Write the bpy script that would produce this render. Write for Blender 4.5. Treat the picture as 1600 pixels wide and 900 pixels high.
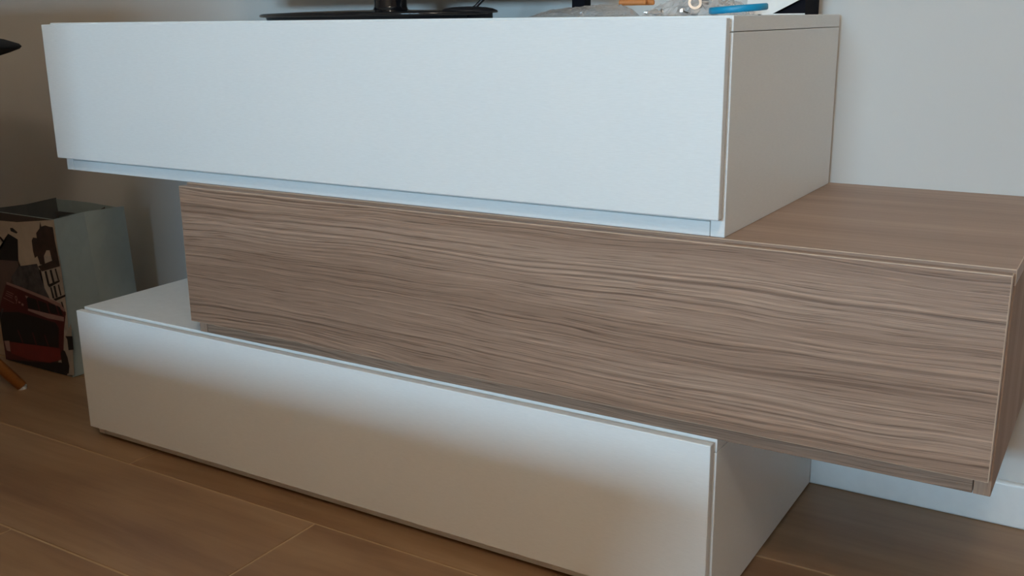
import bpy, bmesh, math, random
from mathutils import Vector, Matrix

for _o in list(bpy.data.objects):
    bpy.data.objects.remove(_o)
S = bpy.context.scene
C = S.collection
random.seed(7)

# ------------------------------------------------------------------ camera
cam_data = bpy.data.cameras.new('camera')
cam = bpy.data.objects.new('camera', cam_data)
C.objects.link(cam)
cam.location = (0.66307, -1.10679, 0.74330)
cam.rotation_euler = (1.31186, 0.01046, 0.54939)
cam_data.sensor_width = 36.0
cam_data.lens = 35.7873
cam_data.clip_start = 0.02
S.camera = cam

# ------------------------------------------------------------------ sky, daylight, exposure
world = bpy.data.worlds.new('overcast_sky')
S.world = world
world.use_nodes = True
wn = world.node_tree
wn.nodes['Background'].inputs['Color'].default_value = (0.49, 0.775, 1.03, 1)
wn.nodes['Background'].inputs['Strength'].default_value = 126.0

WIN_X0, WIN_X1, WIN_Z0, WIN_Z1, WIN_Y = -0.10, 0.80, 1.01, 1.29, -3.0
portal_data = bpy.data.lights.new('window_daylight_portal', 'AREA')
portal_data.shape = 'RECTANGLE'
portal_data.size = WIN_X1 - WIN_X0
portal_data.size_y = WIN_Z1 - WIN_Z0
portal_data.cycles.is_portal = True
portal = bpy.data.objects.new('window_daylight_portal', portal_data)
C.objects.link(portal)
portal.location = ((WIN_X0 + WIN_X1) / 2, WIN_Y - 0.16, (WIN_Z0 + WIN_Z1) / 2)
portal.rotation_euler = (math.radians(90), 0, 0)

S.view_settings.view_transform = 'Standard'
S.view_settings.look = 'None'
S.view_settings.gamma = 1.0
S.view_settings.use_curve_mapping = False
S.view_settings.exposure = 0.45
S.cycles.max_bounces = 12
S.cycles.diffuse_bounces = 8
S.cycles.transparent_max_bounces = 32

LAMP_STRENGTH = 24.0

# ------------------------------------------------------------------ material helpers
def srgb(r, g, b):
    f = lambda c: (c / 255 / 12.92) if c <= 10.3 else ((c / 255 + 0.055) / 1.055) ** 2.4
    return (f(r), f(g), f(b), 1)

class NT:
    def __init__(self, name):
        self.m = bpy.data.materials.new(name)
        self.m.use_nodes = True
        self.t = self.m.node_tree
        self.p = self.t.nodes['Principled BSDF']
    def n(self, kind, **kw):
        nd = self.t.nodes.new(kind)
        for k, v in kw.items():
            if k.startswith('i_'):
                nd.inputs[k[2:].replace('_', ' ')].default_value = v
            else:
                setattr(nd, k, v)
        return nd
    def l(self, a, b):
        self.t.links.new(a, b)
    def coord(self, scale=(1, 1, 1), src='Object', rnd=False):
        tc = self.n('ShaderNodeTexCoord')
        out = tc.outputs[src]
        if rnd:
            oi = self.n('ShaderNodeObjectInfo')
            sc = self.n('ShaderNodeVectorMath', operation='SCALE')
            sc.inputs[0].default_value = (17.3, 9.1, 5.7)
            self.l(oi.outputs['Random'], sc.inputs['Scale'])
            ad = self.n('ShaderNodeVectorMath', operation='ADD')
            self.l(out, ad.inputs[0]); self.l(sc.outputs[0], ad.inputs[1])
            out = ad.outputs[0]
        mp = self.n('ShaderNodeMapping')
        mp.inputs['Scale'].default_value = scale
        self.l(out, mp.inputs['Vector'])
        return mp.outputs['Vector']
    def noise(self, vec, scale=1, detail=3, rough=0.5, dist=0):
        nd = self.n('ShaderNodeTexNoise')
        nd.inputs['Scale'].default_value = scale
        nd.inputs['Detail'].default_value = detail
        nd.inputs['Roughness'].default_value = rough
        nd.inputs['Distortion'].default_value = dist
        self.l(vec, nd.inputs['Vector'])
        return nd.outputs['Fac']
    def ramp(self, fac, stops):
        r = self.n('ShaderNodeValToRGB')
        e = r.color_ramp.elements
        e[0].position, e[0].color = stops[0]
        e[1].position, e[1].color = stops[-1]
        for pos, col in stops[1:-1]:
            x = e.new(pos); x.color = col
        self.l(fac, r.inputs['Fac'])
        return r.outputs['Color']
    def mix(self, fac, a, b, mode='MIX'):
        m = self.n('ShaderNodeMix', data_type='RGBA', blend_type=mode)
        for s, v in ((m.inputs['Factor'], fac), (m.inputs[6], a), (m.inputs[7], b)):
            if hasattr(v, 'is_linked'): self.l(v, s)
            else: s.default_value = v
        return m.outputs[2]
    def bump(self, h, strength=0.2, dist=0.001):
        b = self.n('ShaderNodeBump')
        b.inputs['Strength'].default_value = strength
        b.inputs['Distance'].default_value = dist
        self.l(h, b.inputs['Height'])
        self.l(b.outputs['Normal'], self.p.inputs['Normal'])

def plain(name, col, rough=0.5, metal=0.0, spec=0.5, vary=0.06, coat=0.0):
    t = NT(name)
    f = t.noise(t.coord((1, 1, 1)), 60, 3)
    lo = tuple(c * (1 - vary) for c in col[:3]) + (1,)
    hi = tuple(min(1, c * (1 + vary)) for c in col[:3]) + (1,)
    t.l(t.ramp(f, [(0.3, lo), (0.7, hi)]), t.p.inputs['Base Color'])
    t.p.inputs['Roughness'].default_value = rough
    t.p.inputs['Metallic'].default_value = metal
    t.p.inputs['Specular IOR Level'].default_value = spec
    t.p.inputs['Coat Weight'].default_value = coat
    return t.m

def wall_paint(name, col):
    t = NT(name)
    v = t.coord()
    f = t.noise(v, 1.2, 4)
    t.l(t.ramp(f, [(0.3, tuple(c * 0.97 for c in col[:3]) + (1,)), (0.7, col)]), t.p.inputs['Base Color'])
    t.p.inputs['Roughness'].default_value = 0.85
    t.p.inputs['Specular IOR Level'].default_value = 0.2
    t.bump(t.noise(v, 320, 3), 0.12, 0.0006)
    return t.m

def white_laminate():
    # white decorative panel with a faint woven, mostly horizontal relief
    t = NT('white_laminate')
    h = t.noise(t.coord((90, 90, 900)), 1, 2)
    g = t.noise(t.coord((60, 60, 1400)), 1, 2)
    w = t.mix(0.35, h, g)
    bw = t.n('ShaderNodeRGBToBW'); t.l(w, bw.inputs[0])
    t.l(t.ramp(bw.outputs[0], [(0.32, (0.765, 0.77, 0.755, 1)), (0.65, (0.805, 0.81, 0.795, 1))]), t.p.inputs['Base Color'])
    t.p.inputs['Roughness'].default_value = 0.42
    t.p.inputs['Specular IOR Level'].default_value = 0.4
    t.bump(bw.outputs[0], 0.05, 0.0003)
    return t.m

def walnut_laminate(name, axis, relief=1.0, contrast=1.0, rough=0.45, spec=0.35):
    # grey-brown wood decor; axis = direction of the grain
    t = NT(name)
    tc = t.n('ShaderNodeTexCoord')
    sep = t.n('ShaderNodeSeparateXYZ'); t.l(tc.outputs['Object'], sep.inputs[0])
    along = sep.outputs['X'] if axis == 'x' else sep.outputs['Z']
    if axis == 'x':
        add = t.n('ShaderNodeMath', operation='ADD')
        t.l(sep.outputs['Z'], add.inputs[0]); t.l(sep.outputs['Y'], add.inputs[1])
        across = add.outputs[0]
    else:
        add = t.n('ShaderNodeMath', operation='ADD')
        t.l(sep.outputs['X'], add.inputs[0]); t.l(sep.outputs['Y'], add.inputs[1])
        across = add.outputs[0]
    def vec(a, c, off=0.0):
        m1 = t.n('ShaderNodeMath', operation='MULTIPLY'); t.l(along, m1.inputs[0]); m1.inputs[1].default_value = a
        m2 = t.n('ShaderNodeMath', operation='MULTIPLY'); t.l(warp, m2.inputs[0]); m2.inputs[1].default_value = c
        cb = t.n('ShaderNodeCombineXYZ'); t.l(m1.outputs[0], cb.inputs[0]); t.l(m2.outputs[0], cb.inputs[1])
        cb.inputs[2].default_value = off
        return cb.outputs[0]
    # slow waviness of the grain lines
    warp = across
    slow = t.noise(vec(2.2, 6.0, 3.3), 1, 2)
    sm = t.n('ShaderNodeMath', operation='MULTIPLY_ADD')
    t.l(slow, sm.inputs[0]); sm.inputs[1].default_value = 0.042; t.l(across, sm.inputs[2])
    fine = t.noise(vec(9, 40, 1.1), 1, 2)
    fm = t.n('ShaderNodeMath', operation='MULTIPLY_ADD')
    t.l(fine, fm.inputs[0]); fm.inputs[1].default_value = 0.0012; t.l(sm.outputs[0], fm.inputs[2])
    warp = fm.outputs[0]
    bands = t.noise(vec(0.7, 13, 0.0), 1, 3, 0.55)
    # year lines: a fine wave across the grain, strong only in patches
    jit = t.noise(vec(1.2, 60, 4.0), 1, 2)
    ph = t.n('ShaderNodeMath', operation='MULTIPLY'); t.l(warp, ph.inputs[0]); ph.inputs[1].default_value = 980.0
    ph2 = t.n('ShaderNodeMath', operation='MULTIPLY_ADD'); t.l(jit, ph2.inputs[0]); ph2.inputs[1].default_value = 16.0; t.l(ph.outputs[0], ph2.inputs[2])
    sn = t.n('ShaderNodeMath', operation='SINE'); t.l(ph2.outputs[0], sn.inputs[0])
    patch = t.n('ShaderNodeMapRange'); t.l(t.noise(vec(1.0, 16, 7.0), 1, 2), patch.inputs[0])
    patch.inputs[1].default_value = 0.38; patch.inputs[2].default_value = 0.62; patch.inputs[3].default_value = 0.01; patch.inputs[4].default_value = 0.09
    am = t.n('ShaderNodeMath', operation='MULTIPLY'); t.l(sn.outputs[0], am.inputs[0]); t.l(patch.outputs[0], am.inputs[1])
    rn = t.noise(vec(1.0, 300, 2.0), 1, 2, 0.55)
    ad = t.n('ShaderNodeMath', operation='ADD'); t.l(am.outputs[0], ad.inputs[0]); t.l(rn, ad.inputs[1])
    rings = ad.outputs[0]
    pores = t.noise(vec(11, 640, 5.0), 1, 2, 0.6)
    fibre = t.noise(vec(16, 1100, 8.0), 1, 1, 0.5)
    base = t.ramp(bands, [(0.30, srgb(*W_DARK)), (0.5, srgb(*W_MID)), (0.70, srgb(*W_LITE))])
    rr = t.ramp(rings, [(0.30, (0.56, 0.52, 0.50, 1)), (0.44, (0.93, 0.92, 0.91, 1)), (0.56, (1.0, 1.0, 1.0, 1)), (0.70, (1.24, 1.23, 1.21, 1))])
    c1 = t.mix(contrast, base, rr, 'MULTIPLY')
    pr = t.ramp(pores, [(0.33, (0.58, 0.54, 0.51, 1)), (0.42, (0.97, 0.97, 0.97, 1)), (0.62, (1, 1, 1, 1)), (0.70, (1.32, 1.30, 1.27, 1))])
    c2 = t.mix(contrast, c1, pr, 'MULTIPLY')
    fr = t.ramp(fibre, [(0.35, (0.90, 0.89, 0.88, 1)), (0.6, (1.05, 1.05, 1.05, 1))])
    c3 = t.mix(contrast, c2, fr, 'MULTIPLY')
    t.l(c3, t.p.inputs['Base Color'])
    t.p.inputs['Roughness'].default_value = rough
    t.p.inputs['Specular IOR Level'].default_value = spec
    hm = t.mix(0.5, rings, pores)
    bw = t.n('ShaderNodeRGBToBW'); t.l(hm, bw.inputs[0])
    t.bump(bw.outputs[0], 0.35 * relief, 0.0012)
    return t.m

W_DARK, W_MID, W_LITE = (140, 112, 93), (157, 128, 108), (171, 143, 123)

def tile_material():
    t = NT('wood_look_tile')
    v = t.coord((1.4, 9, 1), rnd=True)
    a = t.noise(v, 1, 4, 0.55, 0.6)
    v2 = t.coord((5, 70, 1), rnd=True)
    b = t.noise(v2, 1, 3, 0.6)
    base = t.ramp(a, [(0.28, srgb(128, 94, 66)), (0.5, srgb(150, 116, 84)), (0.72, srgb(166, 134, 101))])
    st = t.ramp(b, [(0.3, (0.86, 0.84, 0.82, 1)), (0.6, (1.0, 1.0, 1.0, 1))])
    c = t.mix(0.8, base, st, 'MULTIPLY')
    t.l(c, t.p.inputs['Base Color'])
    t.p.inputs['Roughness'].default_value = 0.38
    t.p.inputs['Specular IOR Level'].default_value = 0.4
    t.bump(b, 0.08, 0.0006)
    return t.m

def clear_plastic(name):
    t = NT(name)
    out = t.t.nodes['Material Output']
    tr = t.n('ShaderNodeBsdfTransparent'); tr.inputs[0].default_value = (0.98, 0.98, 0.98, 1)
    gl = t.n('ShaderNodeBsdfGlossy'); gl.inputs['Roughness'].default_value = 0.1
    df = t.n('ShaderNodeBsdfDiffuse'); df.inputs[0].default_value = (0.8, 0.8, 0.8, 1)
    lw = t.n('ShaderNodeLayerWeight')
    f = t.noise(t.coord(), 90, 3)
    bp = t.n('ShaderNodeBump'); bp.inputs['Strength'].default_value = 0.6; bp.inputs['Distance'].default_value = 0.003
    t.l(f, bp.inputs['Height']); t.l(bp.outputs[0], gl.inputs['Normal']); t.l(bp.outputs[0], lw.inputs['Normal'])
    m1 = t.n('ShaderNodeMixShader'); m1.inputs[0].default_value = 0.36
    t.l(tr.outputs[0], m1.inputs[1]); t.l(df.outputs[0], m1.inputs[2])
    m2 = t.n('ShaderNodeMixShader')
    pw = t.n('ShaderNodeMath', operation='POWER'); t.l(lw.outputs['Facing'], pw.inputs[0]); pw.inputs[1].default_value = 4.0
    sc = t.n('ShaderNodeMath', operation='MULTIPLY_ADD'); t.l(pw.outputs[0], sc.inputs[0]); sc.inputs[1].default_value = 0.55; sc.inputs[2].default_value = 0.05
    t.l(sc.outputs[0], m2.inputs[0]); t.l(m1.outputs[0], m2.inputs[1]); t.l(gl.outputs[0], m2.inputs[2])
    t.l(m2.outputs[0], out.inputs['Surface'])
    return t.m

def window_glass():
    t = NT('window_glass')
    out = t.t.nodes['Material Output']
    tr = t.n('ShaderNodeBsdfTransparent'); tr.inputs[0].default_value = (0.96, 0.98, 0.98, 1)
    gl = t.n('ShaderNodeBsdfGlossy'); gl.inputs['Roughness'].default_value = 0.01
    lw = t.n('ShaderNodeLayerWeight')
    m2 = t.n('ShaderNodeMixShader')
    pw = t.n('ShaderNodeMath', operation='POWER'); t.l(lw.outputs['Facing'], pw.inputs[0]); pw.inputs[1].default_value = 4.0
    sc = t.n('ShaderNodeMath', operation='MULTIPLY_ADD'); t.l(pw.outputs[0], sc.inputs[0]); sc.inputs[1].default_value = 0.55; sc.inputs[2].default_value = 0.05
    t.l(sc.outputs[0], m2.inputs[0]); t.l(tr.outputs[0], m2.inputs[1]); t.l(gl.outputs[0], m2.inputs[2])
    t.l(m2.outputs[0], out.inputs['Surface'])
    return t.m

M = {
    'wall': wall_paint('wall_paint', (0.60, 0.58, 0.55, 1)),
    'ceiling': wall_paint('ceiling_boards_stain', (0.76, 0.70, 0.60, 1)),
    'tan_wall': wall_paint('tan_wall_paint', (0.72, 0.64, 0.53, 1)),
    'brown_wall': wall_paint('brown_wall_paint', (0.34, 0.25, 0.17, 1)),
    'trim': plain('white_skirting', (0.76, 0.77, 0.76, 1), 0.4, vary=0.02),
    'grout': plain('beige_grout', srgb(180, 152, 117), 0.9),
    'tile': tile_material(),
    'white': white_laminate(),
    'wood': walnut_laminate('grey_brown_wood_decor', 'x'),
    'wood_top': walnut_laminate('grey_brown_wood_decor_top', 'x', 0.3, 0.35),
    'wood_end': walnut_laminate('grey_brown_wood_decor_upright', 'z', 0.6, 0.6, 0.6, 0.15),
    'wood_arris': plain('light_wood_arris', srgb(186, 160, 137), 0.4, vary=0.1),
    'foot': plain('black_plastic_foot', (0.02, 0.02, 0.02, 1), 0.6),
    'gloss_black': plain('glossy_black_plastic', (0.006, 0.006, 0.008, 1), 0.06, spec=0.5, vary=0.0),
    'soft_black': plain('satin_black_plastic', (0.010, 0.010, 0.013, 1), 0.35),
    'screen': plain('dark_screen_glass', (0.008, 0.008, 0.01, 1), 0.12),
    'paper_grey': plain('pale_grey_paper', srgb(158, 170, 168), 0.6, vary=0.03),
    'paper_shaded': plain('shaded_grey_paper', srgb(84, 82, 78), 0.7),  # the bag's grey paper with shade put into the colour
    'paper_white': plain('white_paper', (0.78, 0.77, 0.74, 1), 0.7, vary=0.03),
    'plastic': clear_plastic('clear_plastic_film'),
    'steel': plain('zinc_plated_steel', (0.70, 0.70, 0.72, 1), 0.25, 1.0),
    'dark_steel': plain('dark_steel', (0.22, 0.22, 0.23, 1), 0.35, 1.0),
    'dowel': plain('beech_dowel_wood', srgb(190, 120, 62), 0.6),
    'blue': plain('bright_blue_plastic', srgb(0, 136, 178), 0.4, vary=0.03),
    'box_black': plain('black_card', (0.008, 0.007, 0.010, 1), 0.85, spec=0.1),
    'oak': plain('oiled_oak', srgb(186, 122, 62), 0.45, vary=0.15),
    'table_black': plain('matt_black_table', (0.012, 0.009, 0.009, 1), 0.8, spec=0.12),
    'sofa': plain('brown_woven_fabric', srgb(120, 84, 56), 0.9, vary=0.15),
    'shelf': plain('oak_occluder', srgb(168, 128, 92), 0.5, vary=0.12),
    'glass': window_glass(),
    # ink colours of the print on the carrier bag
    'sky': plain('print_sky', srgb(186, 172, 154), 0.5),
    'facade': plain('print_facade', srgb(98, 80, 74), 0.5),
    'ink': plain('print_ink', srgb(22, 17, 18), 0.5),
    'slate': plain('print_slate', srgb(70, 68, 70), 0.5, vary=0.5),
    'stone': plain('print_stone', srgb(172, 162, 150), 0.5, vary=0.15),
    'umber': plain('print_umber', srgb(56, 42, 38), 0.5, vary=0.3),
    'pavement': plain('print_pavement', srgb(160, 150, 138), 0.5),
    'red': plain('print_red', srgb(72, 16, 19), 0.4),
    'bright': plain('print_bright_red', srgb(108, 32, 30), 0.4),
    'pink': plain('print_pink', srgb(150, 120, 115), 0.4),
    'print_base': plain('print_background', srgb(70, 58, 52), 0.5),
}

# ------------------------------------------------------------------ mesh helpers
def add_box(bm, lo, hi, bevel=0.0, seg=2):
    r = bmesh.ops.create_cube(bm, size=1.0)
    vs = r['verts']
    c = [(a + b) / 2 for a, b in zip(lo, hi)]
    d = [b - a for a, b in zip(lo, hi)]
    for v in vs:
        v.co = Vector((c[0] + v.co.x * d[0], c[1] + v.co.y * d[1], c[2] + v.co.z * d[2]))
    if bevel:
        es = list({e for v in vs for e in v.link_edges})
        bmesh.ops.bevel(bm, geom=es, offset=bevel, segments=seg, affect='EDGES', profile=0.5)

def add_lathe(bm, prof, n=32, c=(0, 0, 0), sx=1.0, sy=1.0, mtx=None):
    rings = []
    for r, z in prof:
        ring = []
        for k in range(n):
            a = 2 * math.pi * k / n
            p = Vector((r * sx * math.cos(a), r * sy * math.sin(a), z))
            if mtx: p = mtx @ p
            ring.append(bm.verts.new(p + Vector(c)))
        rings.append(ring)
    for a, b in zip(rings, rings[1:]):
        for k in range(n):
            bm.faces.new((a[k], a[(k + 1) % n], b[(k + 1) % n], b[k]))
    bm.faces.new(list(reversed(rings[0])))
    bm.faces.new(rings[-1])

def add_tube(bm, pts, rad, n=10):
    pts = [Vector(p) for p in pts]
    rings = []
    for i, p in enumerate(pts):
        d = (pts[min(i + 1, len(pts) - 1)] - pts[max(i - 1, 0)]).normalized()
        up = Vector((0, 0, 1)) if abs(d.z) < 0.9 else Vector((0, 1, 0))
        a = d.cross(up).normalized(); b = d.cross(a).normalized()
        r = rad[i] if isinstance(rad, (list, tuple)) else rad
        rings.append([bm.verts.new(p + (a * math.cos(2 * math.pi * k / n) + b * math.sin(2 * math.pi * k / n)) * r) for k in range(n)])
    for a, b in zip(rings, rings[1:]):
        for k in range(n):
            bm.faces.new((a[k], a[(k + 1) % n], b[(k + 1) % n], b[k]))
    bm.faces.new(rings[0]); bm.faces.new(list(reversed(rings[-1])))

def mesh_obj(name, bm, mat, parent=None, smooth=False):
    bmesh.ops.recalc_face_normals(bm, faces=bm.faces[:])
    me = bpy.data.meshes.new(name)
    bm.to_mesh(me); bm.free()
    if smooth:
        for p in me.polygons: p.use_smooth = True
    me.materials.append(mat)
    o = bpy.data.objects.new(name, me)
    C.objects.link(o)
    if parent: o.parent = parent
    return o

def box_obj(name, lo, hi, mat, parent=None, bevel=0.0, seg=2, edge_mat=None):
    bm = bmesh.new(); add_box(bm, lo, hi, bevel, seg)
    o = mesh_obj(name, bm, mat, parent)
    if edge_mat:                                   # the lighter arris of a laminated board
        o.data.materials.append(edge_mat)
        for p in o.data.polygons:
            if max(abs(c) for c in p.normal) < 0.999: p.material_index = 1
    return o

def thing(name, label, cat, loc=(0, 0, 0), rotz=0, group=None):
    o = bpy.data.objects.new(name, None)
    C.objects.link(o)
    o.location = loc; o.rotation_euler = (0, 0, rotz)
    o.empty_display_size = 0.05
    o['label'] = label; o['category'] = cat
    if group: o['group'] = group
    return o

def tag(o, label, cat, group=None):
    o['label'] = label; o['category'] = cat
    if group: o['group'] = group
    return o

def struct(o):
    o['kind'] = 'structure'
    return o

# ------------------------------------------------------------------ the room
WALL_Y = 0.4650
X0, X1, Y0, H = -2.90, 2.50, WIN_Y, 2.70
floor = struct(box_obj('floor', (X0, Y0, -0.06), (X1, WALL_Y, -0.0012), M['grout']))
struct(box_obj('ceiling', (X0 - 0.1, Y0 - 0.2, H), (X1 + 0.1, WALL_Y + 0.1, H + 0.1), M['ceiling']))
struct(box_obj('wall_back', (X0 - 0.1, WALL_Y, -0.06), (X1 + 0.1, WALL_Y + 0.1, H), M['wall']))
struct(box_obj('wall_left', (X0 - 0.1, Y0, -0.06), (X0, WALL_Y, H), M['tan_wall']))
struct(box_obj('wall_right', (X1, Y0, -0.06), (X1 + 0.1, WALL_Y, H), M['brown_wall']))
bm = bmesh.new()
ya, yb = Y0 - 0.2, Y0
add_box(bm, (X0 - 0.1, ya, -0.06), (WIN_X0, yb, H))
add_box(bm, (WIN_X1, ya, -0.06), (X1 + 0.1, yb, H))
add_box(bm, (WIN_X0, ya, -0.06), (WIN_X1, yb, WIN_Z0))
add_box(bm, (WIN_X0, ya, WIN_Z1), (WIN_X1, yb, H))
struct(mesh_obj('wall_front', bm, M['tan_wall']))
win = bpy.data.objects.new('window_1', None); C.objects.link(win); struct(win)
win.location = ((WIN_X0 + WIN_X1) / 2, Y0 - 0.12, WIN_Z0)
ww, wh = WIN_X1 - WIN_X0, WIN_Z1 - WIN_Z0
bm = bmesh.new()
fw = 0.045
add_box(bm, (-ww / 2, -0.025, 0), (ww / 2, 0.025, fw)); add_box(bm, (-ww / 2, -0.025, wh - fw), (ww / 2, 0.025, wh))
for xx in (-ww / 2, -fw / 2, ww / 2 - fw):
    add_box(bm, (xx, -0.025, fw), (xx + fw, 0.025, wh - fw))
mesh_obj('window_frame', bm, M['trim'], win)
for s in (-1, 1):
    a, b = (-ww / 2 + fw, -fw / 2) if s < 0 else (fw / 2, ww / 2 - fw)
    box_obj('window_pane', (a, -0.003, fw), (b, 0.003, wh - fw), M['glass'], win)

def skirting(name, lo, hi):
    return struct(box_obj(name, lo, hi, M['trim'], None, 0.004, 3))
skirting('baseboard_back', (X0, WALL_Y - 0.012, 0.0), (X1, WALL_Y - 0.0, 0.070))
skirting('baseboard_left', (X0, Y0, 0.0), (X0 + 0.012, WALL_Y - 0.012, 0.070))
skirting('baseboard_right', (X1 - 0.012, Y0, 0.0), (X1, WALL_Y - 0.012, 0.070))

# wood-look floor tiles, one object each, courses running along the wall
TW, TL, JT = 0.2468, 1.0, 0.0038
bm = bmesh.new()
add_box(bm, (0, 0, -0.010), (TL - JT, TW - JT, 0.0), 0.0007, 1)
first_tile = None
joints = {0: -0.766, -1: -0.336, -2: -0.7255, 1: -0.30, -3: -0.15, 2: -0.9}
def tile_piece(x0, x1, y0, y1):
    return box_obj('floor_tile', (x0, y0, -0.010), (x1, y1, 0.0), M['tile'], floor, 0.0007, 1)
for r in range(-12, 2):
    ys = -0.0615 + r * TW
    if ys < Y0 - TW: continue
    j = joints.get(r, random.uniform(-0.9, 0.0))
    k0 = math.floor((X0 - j) / TL)
    for k in range(k0, 6):
        xs = j + k * TL
        if xs >= X1 or xs + TL <= X0: continue
        whole = r < 1 and xs >= X0 and xs + TL <= X1 and ys >= Y0 and ys + TW - JT <= WALL_Y
        if whole:
            if first_tile is None:
                first_tile = mesh_obj('floor_tile', bm, M['tile'], floor)
                o = first_tile
            else:
                o = first_tile.copy(); C.objects.link(o); o.parent = floor
            o.location = (xs, ys, 0)
        else:
            xa, xb = max(xs, X0), min(xs + TL - JT, X1)
            y_a, y_b = max(ys, Y0), (WALL_Y if r == 1 else ys + TW - JT)
            if xb - xa > 0.01 and y_b - y_a > 0.01:
                o = box_obj('floor_tile', (0, 0, -0.010), (xb - xa, y_b - y_a, 0.0), M['tile'], floor, 0.0007, 1)
                o.location = (xa, y_a, 0)

# ------------------------------------------------------------------ the three stacked cabinets
W, CH, CD = 1.1989, 0.248, 0.451
PT, DT, GAP, INSET = 0.0174, 0.0124, 0.0058, 0.0016
def cabinet(xr, yf, zb, label, mats, depth, lift=0.0):
    face, top, end, door_m, arris = mats
    t = thing('wall_cabinet', label, 'cabinet', (xr - W / 2, yf + depth / 2, zb))
    a, b, f, k = -W / 2, W / 2, -depth / 2, depth / 2
    e = 0.0009
    seam = 0.0007
    box_obj('top_panel', (a, f, CH - PT), (b, k, CH), top, t, e, 2, arris)
    for s in (0, 1):
        x0, x1 = (a, a + PT) if s == 0 else (b - PT, b)
        box_obj('side_panel', (x0, f, lift), (x1, k, CH - PT - seam), end, t, e)
    box_obj('bottom_panel', (a + PT + seam, f + 0.0004, lift), (b - PT - seam, k - 0.012, lift + PT), face, t, e)
    box_obj('back_panel', (a + PT + seam, k - 0.010, lift + PT), (b - PT - seam, k - 0.004, CH - PT - seam), face, t)
    box_obj('grip_rail', (a + PT + seam, f + 0.0006, lift + 0.0180), (b - PT - seam, f + 0.0185, lift + 0.052), face, t, e)
    d = box_obj('door', (a + INSET, f - GAP - DT, 0.0227), (b - INSET, f - GAP, CH - 0.0026), door_m, t, 0.0012, 2, arris)
    box_obj('hinge', (a + 0.10, f - GAP - 0.001, CH - 0.05), (a + 0.14, f + 0.03, CH - 0.03), M['steel'], d)
    box_obj('hinge', (b - 0.14, f - GAP - 0.001, CH - 0.05), (b - 0.10, f + 0.03, CH - 0.03), M['steel'], d)
    if lift:
        for sx in (a + 0.05, b - 0.05):
            for sy in (f + 0.05, k - 0.05):
                bm = bmesh.new(); add_lathe(bm, [(0.014, 0.0), (0.014, lift + 0.0002)], 16, (sx, sy, 0))
                mesh_obj('foot', bm, M['foot'], t)
    return t
wh4 = (M['white'], M['white'], M['white'], M['white'], None)
wd4 = (M['wood'], M['wood_top'], M['wood_end'], M['wood'], M['wood_arris'])
cabinet(0.2730, -0.0034, 0.0, 'long white cabinet standing on the floor, lowest of the three stacked cabinets', wh4, CD, 0.0035)
cabinet(0.5761, -0.0050, CH, 'grey-brown wood grain cabinet jutting to the right between two white cabinets', wd4, CD + 0.017)
cabinet(0.2694, 0.0, 2 * CH, 'long white cabinet on top of the stack carrying the black television stand', wh4, CD)
TOP = 3 * CH

# ------------------------------------------------------------------ television on its black stand
tv = thing('television', 'television on a glossy black oval stand with round neck, on the top white cabinet', 'television', (-0.40, 0.20, TOP))
bm = bmesh.new()
prof = [(0.93, 0.0), (0.935, 0.0035), (0.945, 0.0045), (0.99, 0.0050), (1.0, 0.0065), (1.0, 0.0085), (0.985, 0.0100)]
for i in range(1, 9):
    q = 1 - i / 8
    prof.append((max(0.985 * q, 0.002), 0.0100 + 0.0045 * (1 - q * q)))
add_lathe(bm, prof, 72, (0, 0, 0), 0.2165, 0.110)
mesh_obj('stand_base', bm, M['gloss_black'], tv, True)
bm = bmesh.new()
prof = [(0.036, 0.0), (0.036, 0.0075), (0.0435, 0.0082), (0.0440, 0.0100), (0.043, 0.0115), (0.036, 0.0145), (0.026, 0.0162), (0.014, 0.0171), (0.001, 0.0174)]
add_lathe(bm, prof, 48, (0.1795, 0.012, 0.0))
mesh_obj('stand_base_wing', bm, M['soft_black'], tv, True)
bm = bmesh.new()
add_lathe(bm, [(0.036, 0.008), (0.036, 0.0135), (0.0285, 0.0155), (0.0268, 0.020), (0.0265, 0.14)], 40, (-0.006, 0.060, 0))
mesh_obj('stand_neck', bm, M['gloss_black'], tv, True)
bm = bmesh.new(); add_box(bm, (-0.371, 0.035, 0.047), (0.359, 0.085, 0.48), 0.008, 3)
hs = mesh_obj('housing', bm, M['soft_black'], tv)
box_obj('screen', (-0.350, 0.0335, 0.075), (0.338, 0.0365, 0.465), M['screen'], tv)
bm = bmesh.new()
add_tube(bm, [(0.150, 0.055, 0.010), (0.160, 0.062, 0.018), (0.175, 0.070, 0.034), (0.190, 0.080, 0.055), (0.196, 0.090, 0.09), (0.18, 0.09, 0.16), (0.15, 0.087, 0.22)], 0.0030)
mesh_obj('power_cable', bm, M['soft_black'], tv, True)

# ------------------------------------------------------------------ carrier bag on the floor
BX1, BX0, BF, BB, BH = -1.2415, -1.482, 0.1690, 0.3440, 0.3490
bag = thing('carrier_bag', 'open grey paper carrier bag printed with a red double-decker bus, standing on the floor', 'bag', ((BX0 + BX1) / 2, (BF + BB) / 2, 0.0))
bo = Vector(bag.location)
def bag_sheet(name, grid, mat, thick=0.0012):
    # grid of rows of points in world space -> a sheet with a little thickness
    bm = bmesh.new()
    vs = [[bm.verts.new(Vector(p) - bo) for p in row] for row in grid]
    for r0, r1 in zip(vs, vs[1:]):
        for i in range(len(r0) - 1):
            bm.faces.new((r0[i], r0[i + 1], r1[i + 1], r1[i]))
    o = mesh_obj(name, bm, mat, bag)
    md = o.modifiers.new('thickness', 'SOLIDIFY'); md.thickness = thick; md.offset = 0
    return o
zs = [0.002, 0.06, 0.12, 0.18, 0.24, 0.30, BH]
bag_sheet('front_panel', [[(x, BF, z) for x in (BX0, -1.42, -1.33, BX1)] for z in zs], M['paper_grey'])
ymid = (BF + BB) / 2
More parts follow.
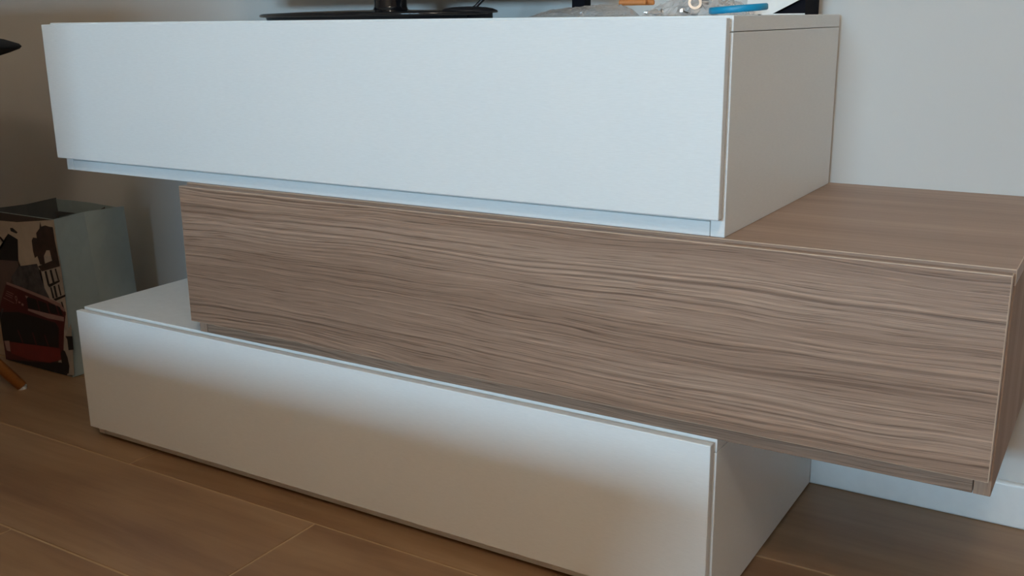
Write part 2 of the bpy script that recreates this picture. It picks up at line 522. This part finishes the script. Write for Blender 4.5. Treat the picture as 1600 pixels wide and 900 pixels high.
def gusset(x, s):
    rows = []
    for z in zs:
        q = max(0.0, (z - 0.02) / (BH - 0.02))
        fold = 0.020 * (q ** 1.3)
        y1 = BB + 0.016 * (1 - q)
        ym = BF + 0.50 * (y1 - BF)
        rows.append([(x, BF, z), (x - s * fold * 0.5, (BF + ym) / 2, z), (x - s * fold, ym, z - 0.0 * q), (x - s * fold * 0.5, (y1 + ym) / 2, z), (x, y1, z)])
    return rows
bag_sheet('side_gusset', gusset(BX1, 1), M['paper_grey'])
bag_sheet('side_gusset', gusset(BX0, -1), M['paper_shaded'])  # left gusset lies in shade, painted in by the darker colour
rows = []
for z in zs:
    q = max(0.0, (z - 0.02) / (BH - 0.02))
    y1 = BB + 0.016 * (1 - q)
    tp = 1.0 if z == BH else 0.0
    rows.append([(BX0, y1, z - 0.003 * tp), (-1.43, y1 + 0.004 * q, z - 0.003 * tp), (-1.36, y1 + 0.002 * q, z - 0.002 * tp), (BX1, y1, z - 0.005 * tp)])
bag_sheet('back_panel', rows, M['paper_grey'])
bag_sheet('bag_bottom', [[(x, y, 0.002) for x in (BX0, BX1)] for y in (BF, BB + 0.016)], M['paper_grey'])
bag_sheet('top_hem', [[(x, BF + 0.0015, z) for x in (BX0 + 0.002, BX1 - 0.002)] for z in (BH - 0.045, BH - 0.0005)], M['paper_white'], 0.0006)
def shade_patch(name, pts, mat):  # thin dark sheet standing in for shade inside the bag
    bm = bmesh.new()
    fc = bm.faces.new([bm.verts.new(Vector((x, 0.3375, z)) - bo) for x, z in pts])
    bmesh.ops.triangulate(bm, faces=[fc])
    o = mesh_obj(name, bm, mat, bag)
    md = o.modifiers.new('thickness', 'SOLIDIFY'); md.thickness = 0.0010
    return o
shade_patch('inner_shade', [(-1.3314, 0.3290), (-1.2975, 0.3440), (-1.2985, 0.3290)], M['paper_shaded'])
shade_patch('inner_shade', [(-1.4780, 0.3189), (-1.4021, 0.3202), (-1.4780, 0.3049)], M['paper_shaded'])

PRINTS = [
    ('printed_sky', 'sky', [(-1.5263, 0.3271), (-1.3678, 0.3318), (-1.2389, 0.3493), (-1.2374, 0.2717), (-1.2926, 0.2347), (-1.3766, 0.2304), (-1.3832, 0.2525), (-1.5488, 0.2368)]),
    ('printed_building', 'facade', [(-1.5473, 0.2429), (-1.3828, 0.2440), (-1.3854, 0.2322), (-1.4179, 0.2008), (-1.4617, 0.1436), (-1.5767, 0.1249)]),
    ('printed_building', 'ink', [(-1.5405, 0.2702), (-1.4349, 0.2698), (-1.4206, 0.2913), (-1.4064, 0.3027), (-1.3741, 0.2932), (-1.3828, 0.2440), (-1.5488, 0.2368)]),
    ('printed_flag', 'ink', [(-1.3964, 0.3164), (-1.3870, 0.3173), (-1.3706, 0.3091), (-1.3759, 0.3058), (-1.3957, 0.3094)]),
    ('printed_tree', 'slate', [(-1.4169, 0.2053), (-1.3830, 0.2325), (-1.3168, 0.2459), (-1.3071, 0.2075), (-1.2809, 0.1626), (-1.3289, 0.1675), (-1.4120, 0.1855)]),
    ('printed_tower', 'stone', [(-1.3086, 0.2637), (-1.2352, 0.2719), (-1.2328, 0.1748), (-1.2383, 0.0453), (-1.2564, 0.0423), (-1.2525, 0.1295), (-1.2776, 0.1573), (-1.3010, 0.1941)]),
    ('printed_spire', 'umber', [(-1.3046, 0.3143), (-1.2913, 0.3252), (-1.2859, 0.3408), (-1.2838, 0.3301), (-1.2699, 0.3341), (-1.2573, 0.3326), (-1.2445, 0.3325), (-1.2435, 0.3053), (-1.2417, 0.2822), (-1.2399, 0.2590), (-1.2372, 0.2510), (-1.2595, 0.2470), (-1.2599, 0.2664), (-1.2657, 0.2810), (-1.2768, 0.2798), (-1.2883, 0.2660), (-1.2880, 0.2465), (-1.3058, 0.2458), (-1.3109, 0.2635), (-1.3209, 0.2581), (-1.3244, 0.2732), (-1.3241, 0.2956), (-1.3180, 0.3032), (-1.3048, 0.3032)]),
    ('printed_ledge', 'umber', [(-1.3135, 0.2407), (-1.2429, 0.2656), (-1.2375, 0.2496), (-1.3023, 0.2307)]),
    ('printed_column', 'ink', [(-1.2932, 0.2318), (-1.2861, 0.2341), (-1.2811, 0.2051), (-1.2882, 0.2028)]),
    ('printed_column', 'ink', [(-1.2746, 0.2369), (-1.2676, 0.2391), (-1.2623, 0.2117), (-1.2693, 0.2094)]),
    ('printed_column', 'ink', [(-1.2562, 0.2418), (-1.2515, 0.2438), (-1.2456, 0.2194), (-1.2503, 0.2174)]),
    ('printed_ledge', 'ink', [(-1.2882, 0.2028), (-1.2434, 0.2197), (-1.2442, 0.2154), (-1.2826, 0.1979)]),
    ('printed_column', 'ink', [(-1.2803, 0.1982), (-1.2755, 0.2002), (-1.2695, 0.1755), (-1.2763, 0.1746)]),
    ('printed_column', 'ink', [(-1.2685, 0.2025), (-1.2615, 0.2048), (-1.2578, 0.1799), (-1.2648, 0.1776)]),
    ('printed_column', 'ink', [(-1.2523, 0.2074), (-1.2476, 0.2094), (-1.2435, 0.1861), (-1.2483, 0.1840)]),
    ('printed_ledge', 'ink', [(-1.2743, 0.1734), (-1.2300, 0.1893), (-1.2308, 0.1849), (-1.2662, 0.1703)]),
    ('printed_column', 'ink', [(-1.2489, 0.1698), (-1.2442, 0.1719), (-1.2368, 0.1432), (-1.2415, 0.1411)]),
    ('printed_street', 'pavement', [(-1.2687, 0.0694), (-1.2227, 0.1268), (-1.2345, 0.0081), (-1.2653, -0.0033), (-1.2960, -0.0014)]),
    ('printed_kiosk', 'ink', [(-1.2485, 0.0943), (-1.2239, 0.0981), (-1.2254, 0.0677), (-1.2436, 0.0633), (-1.2432, 0.0879)]),
    ('printed_shadow', 'ink', [(-1.6101, -0.0095), (-1.3608, 0.0157), (-1.2764, 0.0301), (-1.2508, 0.0257), (-1.2604, -0.0010), (-1.3686, -0.0219), (-1.6238, -0.0646)]),
    ('printed_bus', 'red', [(-1.4369, 0.1897), (-1.3884, 0.1871), (-1.2922, 0.1725), (-1.2501, 0.1640), (-1.2357, 0.1490), (-1.2501, 0.1084), (-1.2655, 0.0407), (-1.3138, 0.0222), (-1.4324, 0.0095), (-1.6122, -0.0178), (-1.5806, 0.1090), (-1.4706, 0.1364), (-1.4550, 0.1623)]),
    ('printed_bus_roof', 'pink', [(-1.4365, 0.1912), (-1.3864, 0.1859), (-1.2919, 0.1739), (-1.2517, 0.1666), (-1.2368, 0.1545), (-1.2421, 0.1495), (-1.2599, 0.1584), (-1.2956, 0.1663), (-1.3901, 0.1796), (-1.4379, 0.1852)]),
    ('printed_window', 'ink', [(-1.3700, 0.1663), (-1.3341, 0.1639), (-1.3301, 0.1399), (-1.3687, 0.1403)]),
    ('printed_window', 'ink', [(-1.3298, 0.1630), (-1.3011, 0.1612), (-1.2948, 0.1377), (-1.3258, 0.1390)]),
    ('printed_window', 'ink', [(-1.2943, 0.1622), (-1.2702, 0.1612), (-1.2634, 0.1408), (-1.2899, 0.1398)]),
    ('printed_window', 'ink', [(-1.2638, 0.1607), (-1.2534, 0.1579), (-1.2460, 0.1404), (-1.2569, 0.1403)]),
    ('printed_belt', 'pink', [(-1.3691, 0.1387), (-1.2443, 0.1378), (-1.2463, 0.1276), (-1.3015, 0.1266), (-1.3700, 0.1342)]),
    ('printed_window_band', 'ink', [(-1.5790, 0.1153), (-1.4066, 0.1261), (-1.2762, 0.1203), (-1.2672, 0.1101), (-1.2764, 0.0637), (-1.4593, 0.0492), (-1.5958, 0.0479)]),
    ('printed_windscreen', 'slate', [(-1.4993, 0.0962), (-1.4681, 0.1263), (-1.4610, 0.1258), (-1.4849, 0.0953), (-1.5024, 0.0623)]),
    ('printed_divider', 'red', [(-1.4210, 0.0823), (-1.4161, 0.0831), (-1.4034, 0.0551), (-1.4083, 0.0543)]),
    ('printed_divider', 'red', [(-1.3669, 0.0847), (-1.3621, 0.0854), (-1.3526, 0.0543), (-1.3574, 0.0536)]),
    ('printed_divider', 'red', [(-1.3234, 0.0855), (-1.3187, 0.0862), (-1.3087, 0.0585), (-1.3133, 0.0577)]),
    ('printed_panel', 'bright', [(-1.4668, 0.0480), (-1.2722, 0.0630), (-1.2729, 0.0365), (-1.3182, 0.0229), (-1.3952, 0.0173), (-1.4537, 0.0212)]),
    ('printed_lamp', 'pink', [(-1.4765, 0.0480), (-1.4565, 0.0512), (-1.4576, 0.0251), (-1.4719, 0.0258)]),
    ('printed_wheel', 'ink', [(-1.2723, 0.0513), (-1.2636, 0.0615), (-1.2552, 0.0599), (-1.2490, 0.0464), (-1.2463, 0.0265), (-1.2518, 0.0094), (-1.2612, 0.0063), (-1.2713, 0.0221)]),
    ('printed_text', 'pink', [(-1.4389, 0.1703), (-1.4140, 0.1663), (-1.4143, 0.1648), (-1.4393, 0.1688)]),
    ('printed_text', 'pink', [(-1.4424, 0.1655), (-1.4174, 0.1614), (-1.4177, 0.1599), (-1.4428, 0.1639)]),
    ('printed_text', 'pink', [(-1.4459, 0.1606), (-1.4208, 0.1565), (-1.4212, 0.1550), (-1.4462, 0.1590)]),
    ('printed_text', 'pink', [(-1.4547, 0.1535), (-1.4163, 0.1454), (-1.4167, 0.1439), (-1.4550, 0.1519)]),
    ('printed_text', 'pink', [(-1.3985, 0.1522), (-1.3919, 0.1502), (-1.3950, 0.1468), (-1.4015, 0.1489)]),
    ('printed_text', 'pink', [(-1.3875, 0.1493), (-1.3810, 0.1473), (-1.3844, 0.1425), (-1.3909, 0.1445)]),
    ('printed_sign', 'pink', [(-1.3717, 0.1690), (-1.3606, 0.1676), (-1.3686, 0.1621)]),
]

def printed(name, mat, pts, layer):
    bm = bmesh.new()
    y = BF - 0.0008 - 0.00006 * layer
    vs = [bm.verts.new(Vector((max(x, BX0 + 0.001), y, min(max(z, 0.003), BH - 0.0005))) - bo) for x, z in pts]
    fc = bm.faces.new(vs)
    bmesh.ops.triangulate(bm, faces=[fc])
    return mesh_obj(name, bm, M[mat], bag)
printed('printed_backdrop', 'print_base', [(BX0 + 0.001, 0.003), (BX1 - 0.001, 0.003), (BX1 - 0.001, BH - 0.001), (BX0 + 0.001, BH - 0.001)], 0)
for i, (nm, mt, pts) in enumerate(PRINTS):
    printed(nm, mt, pts, i + 1)
# the route number 9 on the bus
bm = bmesh.new()
n = 14
cx9, cz9 = -1.4045, 0.1580
for k in range(n):
    a0, a1 = 2 * math.pi * k / n, 2 * math.pi * (k + 1) / n
    q = []
    for a, r in ((a0, 0.0030), (a1, 0.0030), (a1, 0.0050), (a0, 0.0050)):
        q.append(bm.verts.new(Vector((cx9 + r * 0.85 * math.cos(a), BF - 0.0045, cz9 + r * 1.15 * math.sin(a))) - bo))
    bm.faces.new(q)
q = [(cx9 + 0.0042, cz9), (cx9 + 0.0024, cz9), (cx9 - 0.0040, cz9 - 0.0130), (cx9 - 0.0022, cz9 - 0.0130)]
bm.faces.new([bm.verts.new(Vector((x, BF - 0.0045, z)) - bo) for x, z in (q[0], q[1], q[2], q[3])])
mesh_obj('printed_numeral', bm, M['pink'], bag)

# ------------------------------------------------------------------ round black table at the left edge
tc = (-1.490, -0.226, 0.0)
table = thing('round_table', 'black round table with tapered rim on slanting oak legs, left of the carrier bag', 'table', tc)
bm = bmesh.new()
add_lathe(bm, [(0.05, 0.658), (0.28, 0.658), (0.36, 0.6680), (0.43, 0.6900), (0.446, 0.6960), (0.450, 0.7003), (0.446, 0.7050), (0.42, 0.7140), (0.36, 0.7260), (0.30, 0.7300), (0.02, 0.7300)], 96)
mesh_obj('tabletop', bm, M['table_black'], table, True)
fa = math.atan2(0.067 - tc[1], -1.281 - tc[0])
for k in range(4):
    a = fa + k * math.pi / 2
    d = Vector((math.cos(a), math.sin(a), 0))
    bm = bmesh.new()
    pts = [d * 0.366 + Vector((0, 0, 0.006)), d * 0.20 + Vector((0, 0, 0.23)), d * 0.045 + Vector((0, 0, 0.45)), d * 0.06 + Vector((0, 0, 0.660))]
    add_tube(bm, pts, [0.011, 0.016, 0.019, 0.022], 14)
    lg = mesh_obj('leg', bm, M['oak'], table, True)
    bm = bmesh.new(); add_lathe(bm, [(0.009, 0.0), (0.010, 0.007)], 14, tuple(d * 0.366))
    mesh_obj('foot_pad', bm, M['trim'], lg)
bm = bmesh.new(); add_lathe(bm, [(0.05, 0.43), (0.05, 0.47)], 24)
mesh_obj('leg_hub', bm, M['oak'], table)

# ------------------------------------------------------------------ fittings and papers on the top cabinet
def fit_screw(loc, rz, tilt, label):
    t = thing('screw', label, 'screw', loc, rz, 'loose screws beside the plastic bags')
    bm = bmesh.new()
    add_lathe(bm, [(0.0008, -0.020), (0.0021, -0.016), (0.0021, 0.0)], 10, mtx=Matrix.Rotation(math.radians(90 + tilt), 4, 'Y'))
    mesh_obj('shank', bm, M['steel'], t)
    bm = bmesh.new()
    add_lathe(bm, [(0.0021, 0.0), (0.0044, 0.0018), (0.0044, 0.0030), (0.0030, 0.0038)], 12, mtx=Matrix.Rotation(math.radians(90 + tilt), 4, 'Y'))
    mesh_obj('screw_head', bm, M['steel'], t)
    return t
def fit_cam(loc, rx, label):
    t = thing('cam_lock', label, 'fitting', loc, 0.5, 'round metal cam fittings')
    R_ = Matrix.Rotation(rx, 4, 'X')
    bm = bmesh.new(); add_lathe(bm, [(0.0060, -0.0045), (0.0070, -0.0035), (0.0070, 0.0035), (0.0060, 0.0045)], 18, mtx=R_)
    mesh_obj('cam_body', bm, M['steel'], t)
    bm = bmesh.new(); add_box(bm, (-0.0045, -0.0008, 0.0044), (0.0045, 0.0008, 0.0050)); bmesh.ops.transform(bm, matrix=R_, verts=bm.verts[:])
    mesh_obj('drive_slot', bm, M['dark_steel'], t)
    return t
def fit_washer(loc, rx, rz, label, R1=0.0085):
    bm = bmesh.new()
    rot = Matrix.Rotation(rz, 4, 'Z') @ Matrix.Rotation(rx, 4, 'X')
    n = 28
    rings = [[bm.verts.new(rot @ Vector((r * math.cos(2 * math.pi * k / n), r * math.sin(2 * math.pi * k / n), z))) for k in range(n)] for r, z in ((R1, -0.0008), (R1, 0.0008), (R1 * 0.62, 0.0008), (R1 * 0.62, -0.0008))]
    for i in range(4):
        a, b = rings[i], rings[(i + 1) % 4]
        for k in range(n):
            bm.faces.new((a[k], a[(k + 1) % n], b[(k + 1) % n], b[k]))
    o = mesh_obj('washer', bm, M['steel'])
    o.location = loc
    return tag(o, label, 'washer')

def plastic_bag(name, label, x0, x1, y0, y1, hts, seed, group, skew=0.0):
    # crumpled clear bag: an upper and a lower film joined round the rim
    rnd = random.Random(seed)
    nx, ny = 26, 16
    bm = bmesh.new()
    up, lo = [], []
    for j in range(ny + 1):
        ru, rl = [], []
        for i in range(nx + 1):
            u, v = i / nx, j / ny
            h = 0.0
            for k in range(len(hts) - 1):
                ua, ub = hts[k][0], hts[k + 1][0]
                if ua <= u <= ub:
                    w = (u - ua) / (ub - ua); h = hts[k][1] * (1 - w) + hts[k + 1][1] * w
            env = math.sin(math.pi * min(1, max(0, v))) ** 0.5 if 0 < v < 1 else 0.0
            h *= env
            edge = 0 < i < nx and 0 < j < ny
            jx, jy = (rnd.uniform(-0.003, 0.003), rnd.uniform(-0.003, 0.003))
            x = x0 + (x1 - x0) * u + jx; y = y0 + (y1 - y0) * v + jy + 0.006 * math.sin(7 * u + seed)
            x -= skew * (y - 0.12)
            z = TOP + 0.0009 + (h * rnd.uniform(0.68, 1.08) if edge else 0.0)
            a = bm.verts.new((x, y, z))
            b = bm.verts.new((x, y, TOP + 0.0006)) if edge else a
            ru.append(a); rl.append(b)
        up.append(ru); lo.append(rl)
    for g in (up, lo):
        for j in range(ny):
            for i in range(nx):
                try: bm.faces.new((g[j][i], g[j][i + 1], g[j + 1][i + 1], g[j + 1][i]))
                except ValueError: pass
    o = mesh_obj(name, bm, M['plastic'])
    return tag(o, label, 'bag', group)

plastic_bag('plastic_bag', 'crumpled clear plastic bag lying nearly flat between television stand and screws', -0.052, 0.092, 0.06, 0.40,
            [(0, 0.003), (0.12, 0.010), (0.35, 0.013), (0.6, 0.016), (0.85, 0.016), (1, 0.006)], 3, 'clear plastic bags of fittings', 0.42)
plastic_bag('plastic_bag', 'bulging clear plastic bag full of metal fittings behind the blue ring', 0.104, 0.192, 0.12, 0.31,
            [(0, 0.005), (0.1, 0.018), (0.5, 0.026), (0.85, 0.022), (1, 0.006)], 9, 'clear plastic bags of fittings')
Z = TOP
fit_screw((0.150, 0.075, Z + 0.0046), 0.5, 0, 'small zinc screw at the front edge, left of the other loose screws')
fit_screw((0.176, 0.085, Z + 0.0046), 2.4, -8, 'small zinc screw lying diagonally just left of the blue ring')
fit_screw((0.020, 0.110, Z + 0.0046), 1.2, 0, 'lone zinc screw under the flat plastic bag near its left end')
fit_cam((0.148, 0.150, Z + 0.0072), 0.6, 'round metal cam fitting near the front left corner of the bulging bag')
fit_cam((0.160, 0.160, Z + 0.0072), 1.2, 'round metal cam fitting standing on edge in the middle of the bulging bag')
fit_cam((0.172, 0.165, Z + 0.0150), 0.3, 'round metal cam fitting lying on top inside the bulging bag')
fit_cam((0.140, 0.175, Z + 0.0072), 0.9, 'round metal cam fitting at the left rear of the bulging bag')
fit_cam((0.176, 0.190, Z + 0.0072), 1.4, 'round metal cam fitting at the right rear of the bulging bag')
fit_screw((0.128, 0.110, Z + 0.0046), 1.9, 0, 'small zinc screw just left of the bulging bag')
fit_washer((0.170, 0.135, Z + 0.0155), 1.25, 0.5, 'ring-shaped metal washer showing upright through the bulging plastic bag')
fit_washer((0.182, 0.200, Z + 0.020), 0.9, 0.2, 'metal washer leaning above the blue ring', 0.0075)
for i, (x, y, rz, lb) in enumerate(((0.012, 0.262, 0.25, 'orange-brown wooden dowel lying at the back of the flat plastic bag, nearer one'), (0.018, 0.278, 0.12, 'orange-brown wooden dowel lying at the back of the flat plastic bag, farther one'))):
    bm = bmesh.new(); add_lathe(bm, [(0.0028, -0.020), (0.004, -0.0185), (0.004, 0.0185), (0.0028, 0.020)], 14, mtx=Matrix.Rotation(math.radians(90), 4, 'Y'))
    o = mesh_obj('wooden_dowel', bm, M['dowel']); o.location = (x, y + 0.03, Z + 0.0197); o.rotation_euler = (0, 0, rz)
    tag(o, lb, 'dowel', 'wooden dowels')
# the blue ring, tilted on the end of the bag
bm = bmesh.new()
n = 48
sec = [(0.0335, -0.0040), (0.0352, -0.0026), (0.0352, 0.0026), (0.0335, 0.0040), (0.0240, 0.0040), (0.0225, 0.0026), (0.0225, -0.0026), (0.0240, -0.0040)]
rings = [[bm.verts.new((r * math.cos(2 * math.pi * k / n), r * 0.95 * math.sin(2 * math.pi * k / n), z)) for k in range(n)] for r, z in sec]
for i in range(len(sec)):
    a, b = rings[i], rings[(i + 1) % len(sec)]
    for k in range(n):
        bm.faces.new((a[k], a[(k + 1) % n], b[(k + 1) % n], b[k]))
o = mesh_obj('plastic_ring', bm, M['blue'], None, True)
o.location = (0.2310, 0.122, Z + 0.0078); o.rotation_euler = (0, math.radians(-4.0), math.radians(32))
tag(o, 'bright blue oval plastic ring lying tilted at the right end of the top cabinet', 'ring')
# black box with a white leaflet leaning on it
blk = thing('black_box', 'small black cardboard box at the back right corner of the top cabinet', 'box', (0.2085, 0.400, Z))
box_obj('box_body', (-0.034, -0.035, 0), (0.034, 0.035, 0.052), M['box_black'], blk, 0.001)
box_obj('box_lid', (-0.035, -0.036, 0.040), (0.035, 0.036, 0.054), M['box_black'], blk, 0.001)
bm = bmesh.new()
pl = [(0.162, 0.352, Z + 0.0012), (0.200, 0.349, Z + 0.0012), (0.247, 0.360, Z + 0.026), (0.232, 0.3625, Z + 0.052), (0.162, 0.3615, Z + 0.052)]
vs = [bm.verts.new(p) for p in pl]; bm.faces.new(vs)
o = mesh_obj('leaflet', bm, M['paper_white']); md = o.modifiers.new('thickness', 'SOLIDIFY'); md.thickness = 0.0006
tag(o, 'white paper leaflet leaning against the small black box', 'leaflet')
o = box_obj('instruction_sheet', (-0.028, -0.020, 0), (0.028, 0.020, 0.0014), M['paper_white'])
o.location = (0.229, 0.305, Z + 0.0003); o.rotation_euler = (0, 0, 0.35)
tag(o, 'folded cream paper slip lying flat in front of the black box', 'paper')
blk2 = box_obj('fitting_packet', (-0.011, -0.010, 0), (0.011, 0.010, 0.030), M['box_black'], None, 0.001)
blk2.location = (-0.076, 0.300, Z + 0.0132); tag(blk2, 'small black packet lying on the flat plastic bag, nearest the television', 'packet')

# ------------------------------------------------------------------ unseen furniture added to shade the scene
occ_table = thing('occluder_table', 'low oak table behind the camera, added unseen to shade the bottom cabinet', 'table', (-0.12, -1.33, 0))  # added to cast the shade band on the bottom door
box_obj('tabletop', (-0.52, -0.33, 0.465), (0.47, 0.33, 0.495), M['oak'], occ_table, 0.003)
for sx in (-0.49, 0.38):
    for sy in (-0.31, 0.25):
        box_obj('leg', (sx, sy, 0), (sx + 0.06, sy + 0.06, 0.466), M['oak'], occ_table, 0.003)
shelf = thing('occluder', 'oak bookcase with open shelves, added out of view to shade the left wall', 'occluder', (-1.56, -0.88, 0))  # added to keep window light off the wall at the left
SH = 0.92
box_obj('back_board', (-0.9, 0.14, 0), (0.9, 0.15, SH), M['shelf'], shelf)
for x in (-0.9, 0.88):
    box_obj('side_panel', (x, -0.15, 0), (x + 0.02, 0.14, SH), M['shelf'], shelf)
for z in (0.04, 0.44, 0.86, SH - 0.02):
    box_obj('shelf_board', (-0.88, -0.15, z), (0.88, 0.14, z + 0.02), M['shelf'], shelf)

lamp = thing('pendant_lamp', 'warm glowing globe pendant lamp hanging from the ceiling, behind the camera to the right', 'lamp', (0.90, -1.80, 2.30))
bm = bmesh.new(); add_lathe(bm, [(0.002, -0.18)] + [(0.18 * math.sin(math.pi * k / 16), -0.18 * math.cos(math.pi * k / 16)) for k in range(1, 16)] + [(0.002, 0.18)], 32)
glow = NT('glowing_opal_globe')
glow.p.inputs['Base Color'].default_value = (0.8, 0.78, 0.72, 1)
glow.p.inputs['Emission Color'].default_value = (1.0, 0.88, 0.74, 1)
glow.p.inputs['Emission Strength'].default_value = LAMP_STRENGTH
mesh_obj('globe', bm, glow.m, lamp, True)
bm = bmesh.new(); add_tube(bm, [(0, 0, 0.17), (0, 0, 0.385)], 0.005)
mesh_obj('cord', bm, M['soft_black'], lamp)
bm = bmesh.new(); add_lathe(bm, [(0.05, 0.375), (0.05, 0.3995)], 24)
mesh_obj('ceiling_rose', bm, M['soft_black'], lamp)
